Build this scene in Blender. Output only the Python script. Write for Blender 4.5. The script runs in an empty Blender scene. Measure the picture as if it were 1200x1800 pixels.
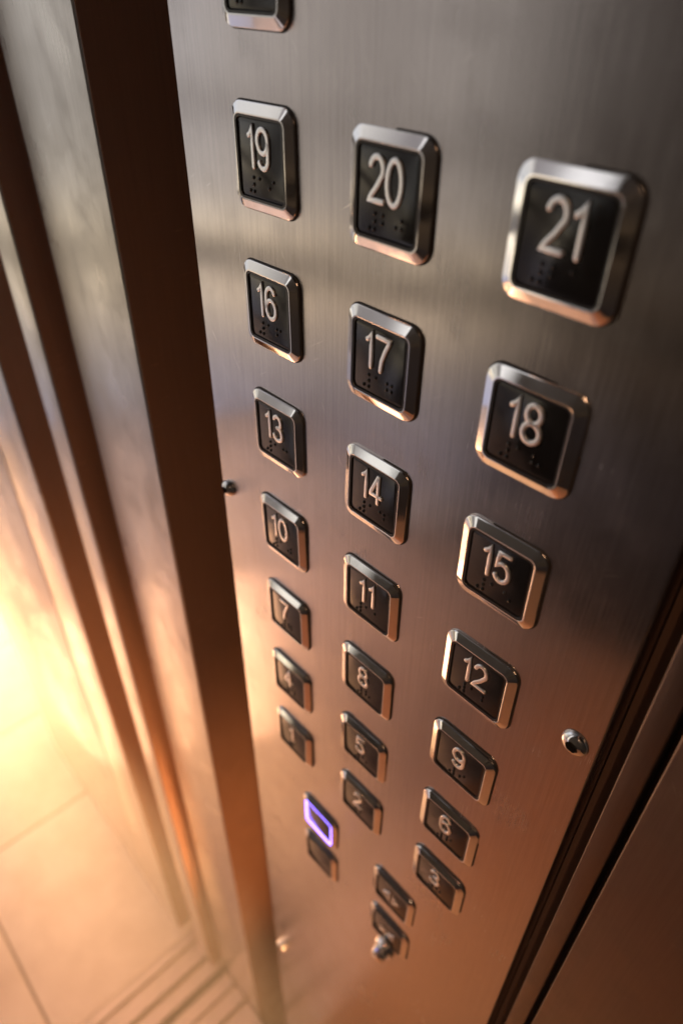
import bpy, bmesh, math, random
from mathutils import Vector, Matrix
random.seed(7)
sc = bpy.context.scene
col = sc.collection
S = 0.065           # one panel unit (the column pitch of the buttons) in metres
ZF = 16.95          # floor lies this many units below the middle button row

def U(x, y, z):     # panel units -> metres; x to the right, y into the panel, z up
    return Vector((x * S, y * S, (z + ZF) * S))

# ------------------------------------------------------------------ camera
cam = bpy.data.cameras.new('camera')
cam.sensor_fit = 'VERTICAL'; cam.sensor_height = 36.0; cam.lens = 24.51
cam.clip_start = 0.005; cam.clip_end = 200
co = bpy.data.objects.new('camera', cam); col.objects.link(co)
R = ((0.67706465, 0.7358595, 0.00970786), (0.45793769, -0.41094902, -0.78829815), (-0.57608725, 0.53817441, -0.61521686))
m = Matrix((R[0], [-v for v in R[1]], [-v for v in R[2]])).transposed().to_4x4()
m.translation = U(2.51536576, -2.65934267, 3.65831077)
co.matrix_world = m
cam.dof.use_dof = True
cam.dof.focus_distance = 4.5 * S
cam.dof.aperture_fstop = 5.8
cam.dof.aperture_blades = 0
sc.camera = co

# ------------------------------------------------------------------ world
world = bpy.data.worlds.new('World'); sc.world = world; world.use_nodes = True
wn, wl = world.node_tree.nodes, world.node_tree.links
bg = wn['Background']
tc = wn.new('ShaderNodeTexCoord'); sp = wn.new('ShaderNodeSeparateXYZ'); wl.new(tc.outputs['Generated'], sp.inputs[0])
def wmath(op, a, b=None):
    n = wn.new('ShaderNodeMath'); n.operation = op
    for i, v in enumerate((a, b)):
        if v is None: continue
        if isinstance(v, (int, float)): n.inputs[i].default_value = v
        else: wl.new(v, n.inputs[i])
    return n.outputs[0]
def wramp(sock, stops):
    r = wn.new('ShaderNodeValToRGB'); wl.new(sock, r.inputs[0]); cr = r.color_ramp
    cr.elements.remove(cr.elements[1]); cr.elements[0].position = 0.0; cr.elements[0].color = (*stops[0][1], 1)
    for p, c in stops[1:]:
        e = cr.elements.new(p); e.color = (*c, 1)
    assert [round(e.position, 4) for e in cr.elements] == [round(p, 4) for p, c in stops]
    return r.outputs[0]
negx = wmath('MULTIPLY', sp.outputs[0], -1.0); negy = wmath('MULTIPLY', sp.outputs[1], -1.0)
az = wmath('DIVIDE', wmath('ARCTAN2', negy, negx), math.pi)          # 0 = straight out of the doorway, .33 = 60 degrees into the car
azp = wmath('ADD', wmath('MULTIPLY', az, 0.5), 0.5)                   # 0..1
el = wmath('ADD', wmath('MULTIPLY', sp.outputs[2], 0.5), 0.5)         # 0..1
def A(deg): return 0.5 + deg / 360.0
def Z_(deg): return 0.5 + 0.5 * math.sin(math.radians(deg))
# the bright landing seen through the doorway, by direction round the compass
azcol = wramp(azp, [(0.0, (0.010, 0.008, 0.007)), (A(-60), (0.45, 0.46, 0.50)), (A(8), (0.84, 0.88, 0.98)), (A(34), (0.82, 0.79, 0.74)),
                    (A(44), (0.26, 0.24, 0.24)), (A(50), (0.36, 0.34, 0.34)), (A(53), (1.15, 1.13, 1.10)), (A(58), (1.15, 1.13, 1.10)), (A(60.5), (0.030, 0.022, 0.017)), (A(179), (0.010, 0.008, 0.007))])
elcol = wramp(el, [(0.0, (0.55, 0.26, 0.17)), (Z_(-45), (0.55, 0.32, 0.24)), (Z_(-33), (0.55, 0.44, 0.42)), (Z_(-27), (0.58, 0.54, 0.66)), (Z_(-22), (0.72, 0.65, 0.66)), (Z_(-18), (1.2, 1.02, 0.80)), (Z_(-15.5), (2.0, 1.68, 1.22)), (Z_(-15.0), (0.12, 0.10, 0.09)), (Z_(-12.9), (0.12, 0.10, 0.09)),
                   (Z_(-12.4), (2.1, 1.8, 1.3)), (Z_(-9.5), (1.0, 0.94, 0.84)), (Z_(-5), (0.9, 0.87, 0.82)), (Z_(-3.5), (0.42, 0.40, 0.38)), (Z_(-2), (0.9, 0.88, 0.84)), (Z_(6), (0.85, 0.84, 0.82)), (Z_(30), (0.95, 0.95, 1.0)), (Z_(45), (0.25, 0.24, 0.24)), (1.0, (0.06, 0.06, 0.06))])
mx = wn.new('ShaderNodeMix'); mx.data_type = 'RGBA'; mx.blend_type = 'MULTIPLY'; mx.inputs['Factor'].default_value = 1
wl.new(azcol, mx.inputs[6]); wl.new(elcol, mx.inputs[7])
wl.new(mx.outputs[2], bg.inputs['Color']); bg.inputs['Strength'].default_value = 1.06

# ------------------------------------------------------------------ lamps
def aim(o, p):
    o.rotation_euler = (Vector(p) - o.location).to_track_quat('-Z', 'Y').to_euler()
def lamp(name, kind, loc, energy, color, target=None, **kw):
    L = bpy.data.lights.new(name, kind); L.energy = energy; L.color = color
    for k, v in kw.items(): setattr(L, k, v)
    o = bpy.data.objects.new(name, L); col.objects.link(o); o.location = loc
    if target is not None: aim(o, target)
    return o
lamp('car_downlight', 'SPOT', U(8.5, -15, 14.5), 30, (1.0, 0.60, 0.34), U(6, -8, -16), spot_size=math.radians(95), spot_blend=0.7, shadow_soft_size=0.02)
lamp('landing_fill', 'SPOT', U(-10, -12, 30), 150, (1.0, 0.40, 0.29), U(-8, -12, -16.9), spot_size=math.radians(38), spot_blend=1.0, shadow_soft_size=0.10)  # added fill: turns the landing floor orange for the panel's reflections
lamp('floor_pool_fill', 'SPOT', U(-16, -6, 26), 40, (1.0, 0.80, 0.62), U(-13.5, -0.6, -16.9), spot_size=math.radians(20), spot_blend=1.0, shadow_soft_size=0.10)  # added spot that makes the bright pool on the tiles
lamp('car_floor_fill', 'SPOT', U(5, -9, 30), 42, (1.0, 0.42, 0.26), U(4, -8, -16.9), spot_size=math.radians(34), spot_blend=0.9, shadow_soft_size=0.05)  # added fill: warms the car floor for its bounce light
lamp('glow_beam', 'SPOT', U(-44, -0.95, -16.2), 45000, (1.0, 0.50, 0.21), U(0, -1.2, -9.6), spot_size=math.radians(10.5), spot_blend=1.0, shadow_soft_size=0.03)  # added beam, lights the haze to imitate a lens flare glow
lamp('flank_fill', 'SPOT', U(4, -3.6, -10.0), 9, (1.0, 0.50, 0.22), U(-3.15, 0.35, -8.8), spot_size=math.radians(64), spot_blend=1.0, shadow_soft_size=0.03)  # added fill aimed at the column flank, no such fitting
lamp('far_floor_fill', 'SPOT', U(-25, -12, 30), 520, (1.0, 0.68, 0.62), U(-25, -10, -16.9), spot_size=math.radians(36), spot_blend=1.0, shadow_soft_size=0.2)  # added fill brightening the far floor that the steel reflects

lamp('glow_core_fill', 'SPOT', U(-12.0, -2.9, -13.9), 6, (1.0, 0.50, 0.27), U(0, -4.4, -3.5), spot_size=math.radians(64), spot_blend=1.0, shadow_soft_size=0.19)  # added spot in the haze for the bright centre of the glow

# ------------------------------------------------------------------ view
sc.view_settings.view_transform = 'Standard'; sc.view_settings.look = 'None'
sc.view_settings.exposure = 0.0; sc.view_settings.gamma = 1.0; sc.view_settings.use_curve_mapping = False
sc.render.engine = 'CYCLES'

# ------------------------------------------------------------------ materials
def base_mat(name, color, metallic=0.0, rough=0.5, **kw):
    mt = bpy.data.materials.new(name); mt.use_nodes = True
    b = mt.node_tree.nodes['Principled BSDF']
    b.inputs['Base Color'].default_value = (*color, 1); b.inputs['Metallic'].default_value = metallic; b.inputs['Roughness'].default_value = rough
    for k, v in kw.items(): b.inputs[k].default_value = v
    return mt
def nd(mt, t): return mt.node_tree.nodes.new(t)
def lk(mt, a, b): mt.node_tree.links.new(a, b)
def noise(mt, scale_vec, scale=1.0, detail=4.0, rough=0.6):
    t = nd(mt, 'ShaderNodeTexCoord'); mp = nd(mt, 'ShaderNodeMapping'); mp.inputs['Scale'].default_value = scale_vec
    geo = nd(mt, 'ShaderNodeNewGeometry')
    lk(mt, geo.outputs['Position'], mp.inputs['Vector'])
    n = nd(mt, 'ShaderNodeTexNoise'); n.inputs['Scale'].default_value = scale; n.inputs['Detail'].default_value = detail; n.inputs['Roughness'].default_value = rough
    lk(mt, mp.outputs[0], n.inputs['Vector']); return n.outputs['Fac']
def scratches(mt, angle, along, across, mask_scale):
    """sparse hairline scratches at an angle: stretched noise kept only where a coarse mask allows"""
    geo = nd(mt, 'ShaderNodeNewGeometry'); vr = nd(mt, 'ShaderNodeVectorRotate'); vr.rotation_type = 'Y_AXIS'; vr.inputs['Angle'].default_value = math.radians(angle)
    lk(mt, geo.outputs['Position'], vr.inputs['Vector'])
    mp = nd(mt, 'ShaderNodeMapping'); mp.inputs['Scale'].default_value = (along, along, across); lk(mt, vr.outputs[0], mp.inputs['Vector'])
    n = nd(mt, 'ShaderNodeTexNoise'); n.inputs['Scale'].default_value = 1.0; n.inputs['Detail'].default_value = 1.0; lk(mt, mp.outputs[0], n.inputs['Vector'])
    k = noise(mt, (mask_scale,) * 3, detail=2)
    return mixmul(mt, maprange(mt, n.outputs['Fac'], 0.70, 0.76, 0, 1), maprange(mt, k, 0.55, 0.65, 0, 1))
def maprange(mt, sock, a, b, c, d):
    r = nd(mt, 'ShaderNodeMapRange'); lk(mt, sock, r.inputs[0])
    for i, v in enumerate((a, b, c, d)): r.inputs[1 + i].default_value = v
    return r.outputs[0]
def mixmul(mt, a, b):
    n = nd(mt, 'ShaderNodeMath'); n.operation = 'MULTIPLY'; lk(mt, a, n.inputs[0]); lk(mt, b, n.inputs[1]); return n.outputs[0]
TANG = (0.7071, 0.7071, 0.0)
def brushed(name, color, rough, aniso=0.7, grain=1.0, bump=0.06):
    mt = base_mat(name, color, 1.0, rough)
    b = mt.node_tree.nodes['Principled BSDF']
    b.inputs['Anisotropic'].default_value = aniso
    cx = nd(mt, 'ShaderNodeCombineXYZ'); cx.inputs[0].default_value = TANG[0]; cx.inputs[1].default_value = TANG[1]; cx.inputs[2].default_value = TANG[2]
    lk(mt, cx.outputs[0], b.inputs['Tangent'])
    g = noise(mt, (2600 * grain, 2600 * grain, 38), detail=3)        # vertical brush grain
    g2 = noise(mt, (700 * grain, 700 * grain, 9), detail=3)
    sm = noise(mt, (22, 22, 14), detail=5)                            # finger smudges and wear
    sm2 = noise(mt, (48, 48, 40), detail=3, rough=0.55)                # finger grease
    r1 = maprange(mt, g, 0.3, 0.7, rough * 0.86, rough * 1.14); r2 = maprange(mt, sm, 0.3, 0.75, 0.86, 1.24); r3 = maprange(mt, sm2, 0.46, 0.66, 1.0, 1.22)
    lk(mt, mixmul(mt, mixmul(mt, r1, r2), r3), b.inputs['Roughness'])
    scr = nd(mt, 'ShaderNodeMath'); scr.operation = 'MAXIMUM'; lk(mt, scratches(mt, 32, 45, 1900, 30), scr.inputs[0]); lk(mt, scratches(mt, -58, 60, 2300, 24), scr.inputs[1])
    cr = nd(mt, 'ShaderNodeMix'); cr.data_type = 'RGBA'; cr.inputs[6].default_value = (*[c * 0.86 for c in color], 1); cr.inputs[7].default_value = (*[min(1, c * 1.1) for c in color], 1)
    s = nd(mt, 'ShaderNodeMath'); s.operation = 'ADD'; lk(mt, maprange(mt, g, 0.3, 0.7, 0, 0.5), s.inputs[0]); lk(mt, maprange(mt, g2, 0.3, 0.7, 0, 0.5), s.inputs[1])
    lk(mt, s.outputs[0], cr.inputs['Factor'])
    c2 = nd(mt, 'ShaderNodeMix'); c2.data_type = 'RGBA'; lk(mt, scr.outputs[0], c2.inputs['Factor']); lk(mt, cr.outputs[2], c2.inputs[6]); c2.inputs[7].default_value = (*[min(1, c * 1.7) for c in color], 1)
    lk(mt, c2.outputs[2], b.inputs['Base Color'])
    bp = nd(mt, 'ShaderNodeBump'); bp.inputs['Strength'].default_value = bump; bp.inputs['Distance'].default_value = 0.0004
    lk(mt, g, bp.inputs['Height']); lk(mt, bp.outputs[0], b.inputs['Normal'])
    return mt
STEEL = brushed('brushed_steel', (0.56, 0.505, 0.485), 0.20, aniso=0.88)
JAMB = brushed('brushed_steel_jamb', (0.80, 0.75, 0.70), 0.30, aniso=0.85)
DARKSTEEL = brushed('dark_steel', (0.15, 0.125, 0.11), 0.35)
ALU = brushed('ribbed_aluminium', (0.50, 0.46, 0.42), 0.5, aniso=0.0)
CHROME = base_mat('polished_chrome', (0.86, 0.84, 0.82), 1.0, 0.06)
_r = noise(CHROME, (160, 160, 160), detail=5); lk(CHROME, maprange(CHROME, _r, 0.35, 0.75, 0.03, 0.13), CHROME.node_tree.nodes['Principled BSDF'].inputs['Roughness'])
BLACK = base_mat('black_plastic', (0.010, 0.009, 0.009), 0.0, 0.16)
_r = noise(BLACK, (120, 120, 120), detail=6); lk(BLACK, maprange(BLACK, _r, 0.35, 0.75, 0.10, 0.26), BLACK.node_tree.nodes['Principled BSDF'].inputs['Roughness'])
RING = base_mat('smoked_ring', (0.03, 0.026, 0.024), 0.0, 0.25)
DIGIT = base_mat('number_metal', (0.98, 0.97, 0.96), 0.9, 0.34)
FLANKTONE = brushed('shade_toned_return', (0.46, 0.22, 0.11), 0.45, aniso=0.3, bump=0.02); FLANKTONE.node_tree.nodes['Principled BSDF'].inputs['Metallic'].default_value = 0.3  # shade and orange glow of the steel flank put into its colour
GAP = base_mat('shadow_gap', (0.09, 0.045, 0.028), 0.0, 0.7)
OUTLINE = base_mat('grimy_gap_outline', (0.03, 0.022, 0.018), 0.0, 0.6)  # dark gap and dirt round each button base, coloured onto an added plate
HOLE = base_mat('socket_dark', (0.03, 0.025, 0.022), 0.6, 0.5)
GLOW = base_mat('blue_light_ring', (0.2, 0.15, 0.6), 0.0, 0.4)
_b = GLOW.node_tree.nodes['Principled BSDF']; _b.inputs['Emission Color'].default_value = (0.20, 0.13, 1.0, 1); _b.inputs['Emission Strength'].default_value = 11.0
TILE = base_mat('pale_tile', (0.62, 0.57, 0.50), 0.0, 0.5)
_n = noise(TILE, (9, 9, 9), detail=8); _c = nd(TILE, 'ShaderNodeMix'); _c.data_type = 'RGBA'; _c.inputs[6].default_value = (0.56, 0.50, 0.43, 1); _c.inputs[7].default_value = (0.68, 0.63, 0.56, 1)
lk(TILE, maprange(TILE, _n, 0.35, 0.65, 0, 1), _c.inputs['Factor']); lk(TILE, _c.outputs[2], TILE.node_tree.nodes['Principled BSDF'].inputs['Base Color'])
GROUT = base_mat('grout', (0.20, 0.16, 0.13), 0.0, 0.8)
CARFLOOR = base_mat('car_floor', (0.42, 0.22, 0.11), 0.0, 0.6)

# ------------------------------------------------------------------ mesh helpers
def tag(o, label=None, cat=None, group=None, kind=None):
    if label: o['label'] = label
    if cat: o['category'] = cat
    if group: o['group'] = group
    if kind: o['kind'] = kind
    return o
def link(name, bm, mat, parent=None, loc=None, smooth_angle=None):
    bmesh.ops.recalc_face_normals(bm, faces=bm.faces)
    me = bpy.data.meshes.new(name); bm.to_mesh(me); bm.free()
    me.materials.append(mat)
    o = bpy.data.objects.new(name, me); col.objects.link(o)
    if smooth_angle is not None:
        for p in me.polygons: p.use_smooth = True
        me.set_sharp_from_angle(angle=math.radians(smooth_angle))
    if parent: o.parent = parent
    if loc is not None: o.location = loc
    return o
def add_box(bm, x0, x1, y0, y1, z0, z1, bevel=0.0):
    """box given in panel units"""
    p, q = U(x0, y0, z0), U(x1, y1, z1)
    r = bmesh.ops.create_cube(bm, size=1.0)
    c = (p + q) / 2; d = q - p
    for v in r['verts']: v.co = Vector((v.co.x * d.x, v.co.y * d.y, v.co.z * d.z)) + c
    if bevel:
        es = list({e for v in r['verts'] for e in v.link_edges})
        bmesh.ops.bevel(bm, geom=es, offset=bevel * S, segments=3, affect='EDGES', profile=0.5)
def box_obj(name, mat, dims, bevel=0.012, parent=None):
    bm = bmesh.new(); add_box(bm, *dims, bevel=bevel); return link(name, bm, mat, parent, smooth_angle=40 if bevel else None)
def empty(name, loc):
    o = bpy.data.objects.new(name, None); col.objects.link(o); o.location = loc; o.empty_display_size = 0.01; return o

def rrect(w, h, r, seg=6):
    """closed outline, counter-clockwise in x/z"""
    pts = []
    for cx, cz, a0 in ((w/2-r, h/2-r, 0), (-w/2+r, h/2-r, 90), (-w/2+r, -h/2+r, 180), (w/2-r, -h/2+r, 270)):
        for k in range(seg + 1):
            a = math.radians(a0 + 90 * k / seg); pts.append((cx + r * math.cos(a), cz + r * math.sin(a)))
    return pts
def loft(bm, w, h, r, prof, cap_last=False, cap_first=False, rmin=0.012, seg=6):
    """rings of a rounded rectangle; prof = list of (inset, height towards the viewer) in units"""
    rings = []
    for ins, ht in prof:
        rr = max(r - ins * 0.75, rmin)
        rings.append([bm.verts.new((x * S, -ht * S, z * S)) for x, z in rrect(w - 2*ins, h - 2*ins, rr, seg)])
    n = len(rings[0])
    for a, b in zip(rings, rings[1:]):
        for i in range(n): bm.faces.new((a[i], a[(i+1) % n], b[(i+1) % n], b[i]))
    if cap_last: bm.faces.new(rings[-1])
    if cap_first: bm.faces.new(rings[0])

# ------------------------------------------------------------------ digits: single-stroke raised numerals
def arc(cx, cz, rx, rz, a0, a1, n=18):
    return [(cx + rx * math.cos(math.radians(a0 + (a1-a0)*k/n)), cz + rz * math.sin(math.radians(a0 + (a1-a0)*k/n))) for k in range(n+1)]
DG = {
 '0': [arc(0.27, 0.5, 0.25, 0.48, 90, 450, 36)],
 '1': [[(0.10, 0.78), (0.20, 0.84), (0.28, 0.98), (0.28, 0.60), (0.28, 0.02)]],
 '2': [arc(0.27, 0.72, 0.23, 0.26, 165, -25, 16) + [(0.30, 0.36), (0.08, 0.12), (0.03, 0.03), (0.30, 0.03), (0.52, 0.03)]],
 '3': [arc(0.25, 0.74, 0.21, 0.23, 155, -75, 16) + [(0.22, 0.515)], [(0.22, 0.515)] + arc(0.25, 0.27, 0.25, 0.25, 80, -160, 18)],
 '4': [[(0.36, 0.02), (0.36, 0.50), (0.36, 0.97), (0.33, 0.97), (0.02, 0.33), (0.02, 0.27), (0.30, 0.27), (0.52, 0.27)]],
 '5': [[(0.48, 0.96), (0.28, 0.96), (0.12, 0.96), (0.08, 0.72), (0.05, 0.50)] + arc(0.26, 0.32, 0.25, 0.30, 130, -150, 20)],
 '6': [arc(0.27, 0.66, 0.25, 0.32, 35, 160, 12) + [(0.02, 0.52), (0.02, 0.32)], arc(0.27, 0.31, 0.25, 0.29, 180, 540, 30)],
 '7': [[(0.02, 0.96), (0.28, 0.96), (0.52, 0.96), (0.50, 0.88), (0.36, 0.62), (0.24, 0.32), (0.20, 0.02)]],
 '8': [arc(0.27, 0.74, 0.21, 0.23, -90, 270, 28), arc(0.27, 0.265, 0.25, 0.245, 90, 450, 30)],
 '9': [arc(0.27, 0.69, 0.25, 0.29, 0, 360, 30), [(0.52, 0.69), (0.52, 0.48)] + arc(0.27, 0.34, 0.25, 0.32, -20, -145, 12)],
}
def stroke(bm, pts, r, ht, y0):
    """sweep a rounded low bead along a polyline (x, z), standing ht proud of depth y0 (units)"""
    closed = math.dist(pts[0], pts[-1]) < 1e-4
    if closed: pts = pts[:-1]
    n = len(pts); P = [Vector(p) for p in pts]
    prof = [(-1, -0.2), (-1, 0.62), (-0.92, 0.88), (-0.75, 1.0), (0.75, 1.0), (0.92, 0.88), (1, 0.62), (1, -0.2)]
    rings = []
    def ring(c, nrm, s, hs):
        return [bm.verts.new(((c.x + nrm.x * a * r * s) * S, (y0 - b * ht * hs) * S, (c.y + nrm.y * a * r * s) * S)) for a, b in prof]
    for i, c in enumerate(P):
        a = P[i-1] if (i > 0 or closed) else None; b = P[(i+1) % n] if (i < n-1 or closed) else None
        t1 = (c - a).normalized() if a is not None else None; t2 = (b - c).normalized() if b is not None else None
        t = (t1 + t2).normalized() if (t1 and t2) else (t1 or t2)
        k = 1.0
        if t1 and t2: k = min(1 / max(t.dot(t1), 0.3), 1.6)
        nrm = Vector((-t.y, t.x))
        if not closed and i == 0:
            for f in (1.0, 0.75, 0.4): rings.append(ring(c - t * r * f, nrm, math.sqrt(max(1 - f*f, 0.02)), 0.75 + 0.25 * math.sqrt(1 - f*f)))
        rings.append(ring(c, nrm, k, 1.0))
        if not closed and i == n-1:
            for f in (0.4, 0.75, 1.0): rings.append(ring(c + t * r * f, nrm, math.sqrt(max(1 - f*f, 0.02)), 0.75 + 0.25 * math.sqrt(1 - f*f)))
    m_ = len(prof)
    pairs = list(zip(rings, rings[1:])) + ([(rings[-1], rings[0])] if closed else [])
    for A_, B_ in pairs:
        for j in range(m_ - 1): bm.faces.new((A_[j], A_[j+1], B_[j+1], B_[j]))
    if not closed: bm.faces.new(rings[0]); bm.faces.new(rings[-1][::-1])

BR = {'#': (3, 4, 5, 6), '1': (1,), '2': (1, 2), '3': (1, 4), '4': (1, 4, 5), '5': (1, 5), '6': (1, 2, 4), '7': (1, 2, 4, 5), '8': (1, 2, 5), '9': (2, 4), '0': (2, 4, 5)}
def dome(bm, x, z, r, y0, ht, seg=14, rows=4):
    prev = None
    for k in range(rows):
        a = math.radians(90 * k / rows); rr, hh = r * math.cos(a), ht * math.sin(a)
        ring = [bm.verts.new(((x + rr * math.cos(2*math.pi*i/seg)) * S, (y0 - hh) * S, (z + rr * math.sin(2*math.pi*i/seg)) * S)) for i in range(seg)]
        if prev:
            for i in range(seg): bm.faces.new((prev[i], prev[(i+1) % seg], ring[(i+1) % seg], ring[i]))
        prev = ring
    tip = bm.verts.new((x * S, (y0 - ht) * S, z * S))
    for i in range(seg): bm.faces.new((prev[i], prev[(i+1) % seg], tip))

# ------------------------------------------------------------------ the button
BW, BH, BRAD = 0.562, 0.572, 0.088
FACE_Y = -0.037
def shared_meshes():
    bm = bmesh.new()
    loft(bm, BW, BH, BRAD, [(0, -0.01), (0, 0.0175), (0.0015, 0.0205), (0.0045, 0.0225), (0.053, 0.0450), (0.0545, 0.0457), (0.0605, 0.0457), (0.0620, 0.0450), (0.0628, 0.022)], seg=7)
    b = link('bezel', bm, CHROME, smooth_angle=8); col.objects.unlink(b)
    bm = bmesh.new()
    loft(bm, BW, BH, BRAD, [(0.0632, 0.030), (0.0640, 0.0425), (0.0655, 0.0450), (0.0755, 0.0450), (0.0775, 0.0425), (0.0785, 0.026)], seg=7)
    r = link('light_ring', bm, RING, smooth_angle=30); col.objects.unlink(r)
    bm = bmesh.new()
    loft(bm, BW, BH, BRAD, [(0.078, 0.015), (0.078, 0.032), (0.0805, 0.0355), (0.085, 0.037)], cap_last=True, seg=7)
    f = link('face', bm, BLACK, smooth_angle=40); col.objects.unlink(f)
    bm = bmesh.new()
    loft(bm, BW + 0.016, BH + 0.016, BRAD + 0.006, [(0, -0.006), (0, 0.003), (0.012, 0.003)], cap_first=False, seg=7)
    g = link('base_outline', bm, OUTLINE, smooth_angle=30); col.objects.unlink(g)
    return b.data, r.data, f.data, g.data
ME_BEZEL, ME_RING, ME_FACE, ME_OUTLINE = shared_meshes()
ME_GLOW = ME_RING.copy(); ME_GLOW.materials[0] = GLOW
def child(name, me, parent):
    o = bpy.data.objects.new(name, me); col.objects.link(o); o.parent = parent; return o
def braille(bm, text, x0, z0):
    for k, ch in enumerate(text):
        for d in BR[ch]:
            dome(bm, x0 + k * 0.093 + (0.038 if d > 3 else 0), z0 - ((d - 1) % 3) * 0.038, 0.0115, FACE_Y, 0.0105)
DH = 0.188; DS = 0.210
def make_button(number, x, z, label, lit=False, icon=None):
    t = empty('elevator_button', U(x, 0, z)); tag(t, label, 'button', 'push buttons on the steel panel')
    t.rotation_euler = (math.radians(random.uniform(-0.7, 0.7)), math.radians(random.uniform(-0.8, 0.8)), math.radians(random.uniform(-0.7, 0.7)))
    child('base_outline', ME_OUTLINE, t); child('bezel', ME_BEZEL, t); child('light_ring', ME_GLOW if lit else ME_RING, t)
    f = child('face', ME_FACE, t)
    if number:
        n = len(number); adv = [DH * (0.50 if ch == '1' else 0.64) for ch in number]
        left = 0.10 * DH if number[0] == '1' else 0.02 * DH
        right = sum(adv[:-1]) + DH * (0.28 if number[-1] == '1' else 0.52)
        x0 = -(left + right) / 2 - 0.008
        for k, ch in enumerate(number):
            bm = bmesh.new()
            for pl in DG[ch]:
                stroke(bm, [(x0 + sum(adv[:k]) + px * DH, -0.041 + pz * DS) for px, pz in pl], 0.0140, 0.011, FACE_Y)
            link('digit', bm, DIGIT, f, smooth_angle=50)
        bm = bmesh.new(); braille(bm, '#' + number, -0.115 if n == 2 else -0.07, -0.097); link('braille', bm, BLACK, f, smooth_angle=60)
    elif icon:
        bm = bmesh.new()
        for sx in (-1, 1):
            dr = sx if icon == 'open' else -sx
            c = sx * 0.062
            stroke(bm, [(c - dr*0.03, 0.06), (c + dr*0.035, 0.0), (c - dr*0.03, -0.06), (c - dr*0.03, 0.06)], 0.012, 0.010, FACE_Y)
        link('symbol', bm, DIGIT, f, smooth_angle=50)
    return t

# ------------------------------------------------------------------ setting: floors
FL = -ZF
bm = bmesh.new(); add_box(bm, -34.824, -5.937, -22.37, 23.78, FL - 0.5, FL - 0.03)
tag(link('floor_grout', bm, GROUT), kind='structure')
bm = bmesh.new()
xs = [-5.95, -11.58, -15.454, -19.328, -23.202, -27.076, -30.95, -34.824]; ys = [-22.37, -13.14, -3.91, 5.32, 14.55, 23.78]
for a, b in zip(xs, xs[1:]):
    for c, d in zip(ys, ys[1:]): add_box(bm, b + 0.035, a - 0.035 if a != xs[0] else a, c + 0.035, d - 0.035, FL - 0.04, FL, bevel=0.012)
tag(link('floor', bm, TILE, smooth_angle=40), kind='structure')
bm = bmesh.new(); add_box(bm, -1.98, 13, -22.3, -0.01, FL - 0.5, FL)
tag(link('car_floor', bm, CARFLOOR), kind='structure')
bm = bmesh.new(); add_box(bm, -5.937, -1.98, -22.3, 3, FL - 3, FL - 2.5)
tag(link('shaft_bottom', bm, GAP), kind='structure')

def sill(name, x0, x1, grooves, label, yend=2.0):
    """extruded profile along y: flat tread with sunk grooves"""
    prof = [(x0, FL - 0.6), (x0, FL)]
    for g, w, d in grooves: prof += [(g - w/2, FL), (g - w/2, FL - d), (g + w/2, FL - d), (g + w/2, FL)]
    prof += [(x1, FL), (x1, FL - 0.6)]
    bm = bmesh.new(); a = [bm.verts.new(U(x, -22.3, z)) for x, z in prof]; b = [bm.verts.new(U(x, yend, z)) for x, z in prof]
    n = len(prof)
    for i in range(n - 1): bm.faces.new((a[i], a[i+1], b[i+1], b[i]))
    bm.faces.new(a); bm.faces.new(b[::-1])
    return tag(link(name, bm, ALU), label, 'door sill')
sill('landing_sill', -5.924, -4.671, [(-5.614, 0.13, 0.15), (-5.072, 0.17, 0.28)], 'grooved metal door sill bordering the pale tiled floor')
sill('car_sill', -4.452, -1.99, [(-4.065, 0.13, 0.15), (-3.6, 0.15, 0.25), (-2.75, 0.3, 0.3)], 'grooved metal door sill on the panel side of the dark gap', yend=-0.02)

# thin haze added round the whole scene so the low beam shows as a flare-like glow
bm = bmesh.new(); add_box(bm, -36, 14, -23.3, 25, FL - 16, 11)
hz = bpy.data.materials.new('glow_haze'); hz.use_nodes = True; hz.node_tree.nodes.clear()
_o = hz.node_tree.nodes.new('ShaderNodeOutputMaterial'); _v = hz.node_tree.nodes.new('ShaderNodeVolumePrincipled')
_v.inputs['Density'].default_value = 0.06; _v.inputs['Anisotropy'].default_value = 0.8; _v.inputs['Color'].default_value = (0.95, 0.93, 0.90, 1)
hz.node_tree.links.new(_v.outputs[0], _o.inputs['Volume'])
tag(link('haze', bm, hz), kind='stuff')

# ------------------------------------------------------------------ setting: steel uprights at the doorway, left
ZT = 10.0
def upright(name, mat, dims, label, cat, bevel=0.02, flank=False):
    """a folded steel post whose car-side flank has shade and warm glow put into its colour"""
    x0, x1, y0, y1, z0, z1 = dims
    t = tag(box_obj(name, mat, (x0, x1 - 0.012, y0, y1, z0, z1), bevel), label, cat)
    box_obj('flank', FLANKTONE, (x1 - 0.0115, x1, y0 + 0.02, y1, z0, z1), 0.0, t)
    return t
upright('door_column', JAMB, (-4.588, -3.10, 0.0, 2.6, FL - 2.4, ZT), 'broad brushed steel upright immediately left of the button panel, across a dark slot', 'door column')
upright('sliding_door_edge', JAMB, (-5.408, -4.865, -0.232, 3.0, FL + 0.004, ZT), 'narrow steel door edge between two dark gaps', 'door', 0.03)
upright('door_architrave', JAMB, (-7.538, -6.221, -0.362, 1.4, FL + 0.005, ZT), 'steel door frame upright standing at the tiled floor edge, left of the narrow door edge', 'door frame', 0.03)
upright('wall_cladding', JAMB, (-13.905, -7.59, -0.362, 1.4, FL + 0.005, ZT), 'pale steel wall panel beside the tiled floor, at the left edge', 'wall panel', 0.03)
bm = bmesh.new(); add_box(bm, -7.835, -1.9, 3.05, 3.3, FL, ZT)
tag(link('pocket_back', bm, GAP), kind='structure')

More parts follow.
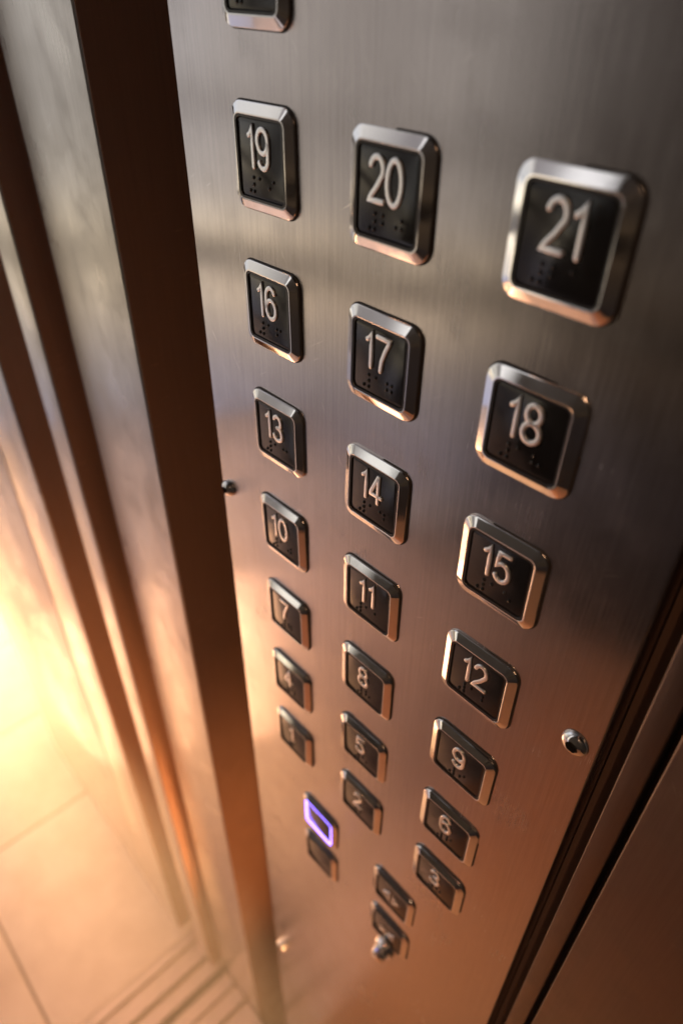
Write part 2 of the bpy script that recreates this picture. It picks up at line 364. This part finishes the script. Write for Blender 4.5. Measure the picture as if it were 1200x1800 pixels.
# ------------------------------------------------------------------ the button panel and what stands right of it
PZ1 = 9.0
panel = box_obj('button_panel', STEEL, (-1.876, 1.842, 0.0, 0.5, FL - 2.4, PZ1), 0.014)
tag(panel, 'brushed steel elevator panel carrying rows of numbered buttons', 'control panel')
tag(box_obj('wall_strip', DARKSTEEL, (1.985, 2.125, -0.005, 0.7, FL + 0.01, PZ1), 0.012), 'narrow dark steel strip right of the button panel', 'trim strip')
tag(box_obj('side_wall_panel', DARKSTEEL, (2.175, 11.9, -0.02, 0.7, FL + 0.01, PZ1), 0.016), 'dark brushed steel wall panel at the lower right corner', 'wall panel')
bm = bmesh.new(); add_box(bm, -1.79, 12, 0.72, 0.9, FL, PZ1); add_box(bm, 1.85, 2.17, 0.22, 0.70, FL + 0.02, PZ1)
tag(link('wall_backing', bm, GAP), kind='structure')

box_obj('side_return', DARKSTEEL, (-1.87, -1.80, 0.502, 3.0, FL - 2.4, PZ1), 0.0, panel)
# ------------------------------------------------------------------ buttons
ROWZ = [2.785, 1.894, 0.967, 0.0195, -0.9315, -1.874, -2.80]
COLX = [-1.0, 0.004, 1.0]
desc = {19: 'black push button numbered 19, at the left end of the 19-20-21 row', 20: 'black push button numbered 20, sharp chrome frame', 21: 'large near push button numbered 21, out of focus, reddish right bevel'}
for r in range(7):
    for c in range(3):
        n = 19 - 3 * r + c
        make_button(str(n), COLX[c], ROWZ[r], 'black chrome framed push button numbered %d' % n)
make_button('22', -1.012, 3.69, 'push button above 19, cut off by the top edge of the picture')
make_button(None, -0.605, -3.99, 'push button lit with a blue violet ring', lit=True)
make_button(None, -0.605, -4.80, 'unlit unnumbered push button directly below the blue lit one')
make_button(None, 0.535, -3.93, 'unnumbered push button with two small symbols, left of and below button 3', icon='open')
make_button(None, 0.530, -4.79, 'lowest push button with two small symbols, just above the shiny knob', icon='close')

# ------------------------------------------------------------------ screws and key switch
def make_screw(x, z, r, ht, label, rot=0.3):
    t = empty('panel_screw', U(x, 0, z)); tag(t, label, 'screw', 'dome head screws in the steel panel')
    bm = bmesh.new(); seg = 48; hr = 0.50 * r; rings = []
    def hexr(a):
        k = (a + rot) % (math.pi / 3) - math.pi / 6
        return hr * math.cos(math.pi / 6) / math.cos(k)
    K = 7
    for k in range(K + 1):
        f = k / K; ring = []
        for i in range(seg):
            a = 2*math.pi*i/seg; rr = r + (hexr(a) - r) * f
            hh = ht * math.sqrt(max(0, 1 - (rr / r) ** 2)) * 0.95 + 0.004
            ring.append(bm.verts.new((rr*math.cos(a)*S, -hh*S, rr*math.sin(a)*S)))
        rings.append(ring)
    base = [bm.verts.new((r*math.cos(2*math.pi*i/seg)*S, 0.004*S, r*math.sin(2*math.pi*i/seg)*S)) for i in range(seg)]
    rings.insert(0, base)
    for A_, B_ in zip(rings, rings[1:]):
        for i in range(seg): bm.faces.new((A_[i], A_[(i+1) % seg], B_[(i+1) % seg], B_[i]))
    link('screw_head', bm, CHROME, t, smooth_angle=45)
    bm = bmesh.new(); top = []; bot = []
    for i in range(seg):
        a = 2*math.pi*i/seg; rr = hexr(a); hh = ht * math.sqrt(1 - (rr / r) ** 2) * 0.95 + 0.004
        top.append(bm.verts.new((rr*math.cos(a)*S, -hh*S, rr*math.sin(a)*S))); bot.append(bm.verts.new((rr*math.cos(a)*S, -0.012*S, rr*math.sin(a)*S)))
    for i in range(seg): bm.faces.new((top[i], top[(i+1) % seg], bot[(i+1) % seg], bot[i]))
    bm.faces.new(bot)
    link('hex_socket', bm, HOLE, t)
make_screw(-1.775, 0.05, 0.078, 0.055, 'small dome screw on the panel left edge, beside button 10')
make_screw(1.705, 0.08, 0.088, 0.050, 'dome screw with hex socket on the panel right side', rot=0.1)
make_screw(-1.70, -9.7, 0.10, 0.062, 'blurred dome screw near the bottom left corner of the panel')

t = empty('key_switch', U(0.50, 0, -5.33)); tag(t, 'shiny round metal knob below the lowest push button', 'key switch')
def lathe(name, prof, mat, parent, seg=40):
    bm = bmesh.new(); prev = None
    for r, h in prof:
        ring = [bm.verts.new((r*math.cos(2*math.pi*i/seg)*S, -h*S, r*math.sin(2*math.pi*i/seg)*S)) for i in range(seg)]
        if prev:
            for i in range(seg): bm.faces.new((prev[i], prev[(i+1) % seg], ring[(i+1) % seg], ring[i]))
        prev = ring
    bm.faces.new(prev)
    return link(name, bm, mat, parent, smooth_angle=35)
lathe('collar', [(0.135, -0.01), (0.135, 0.03), (0.125, 0.045), (0.105, 0.048), (0.098, 0.02)], CHROME, t)
lathe('barrel', [(0.094, 0.02), (0.094, 0.12), (0.088, 0.142), (0.070, 0.155), (0.035, 0.162), (0.01, 0.163)], CHROME, t)
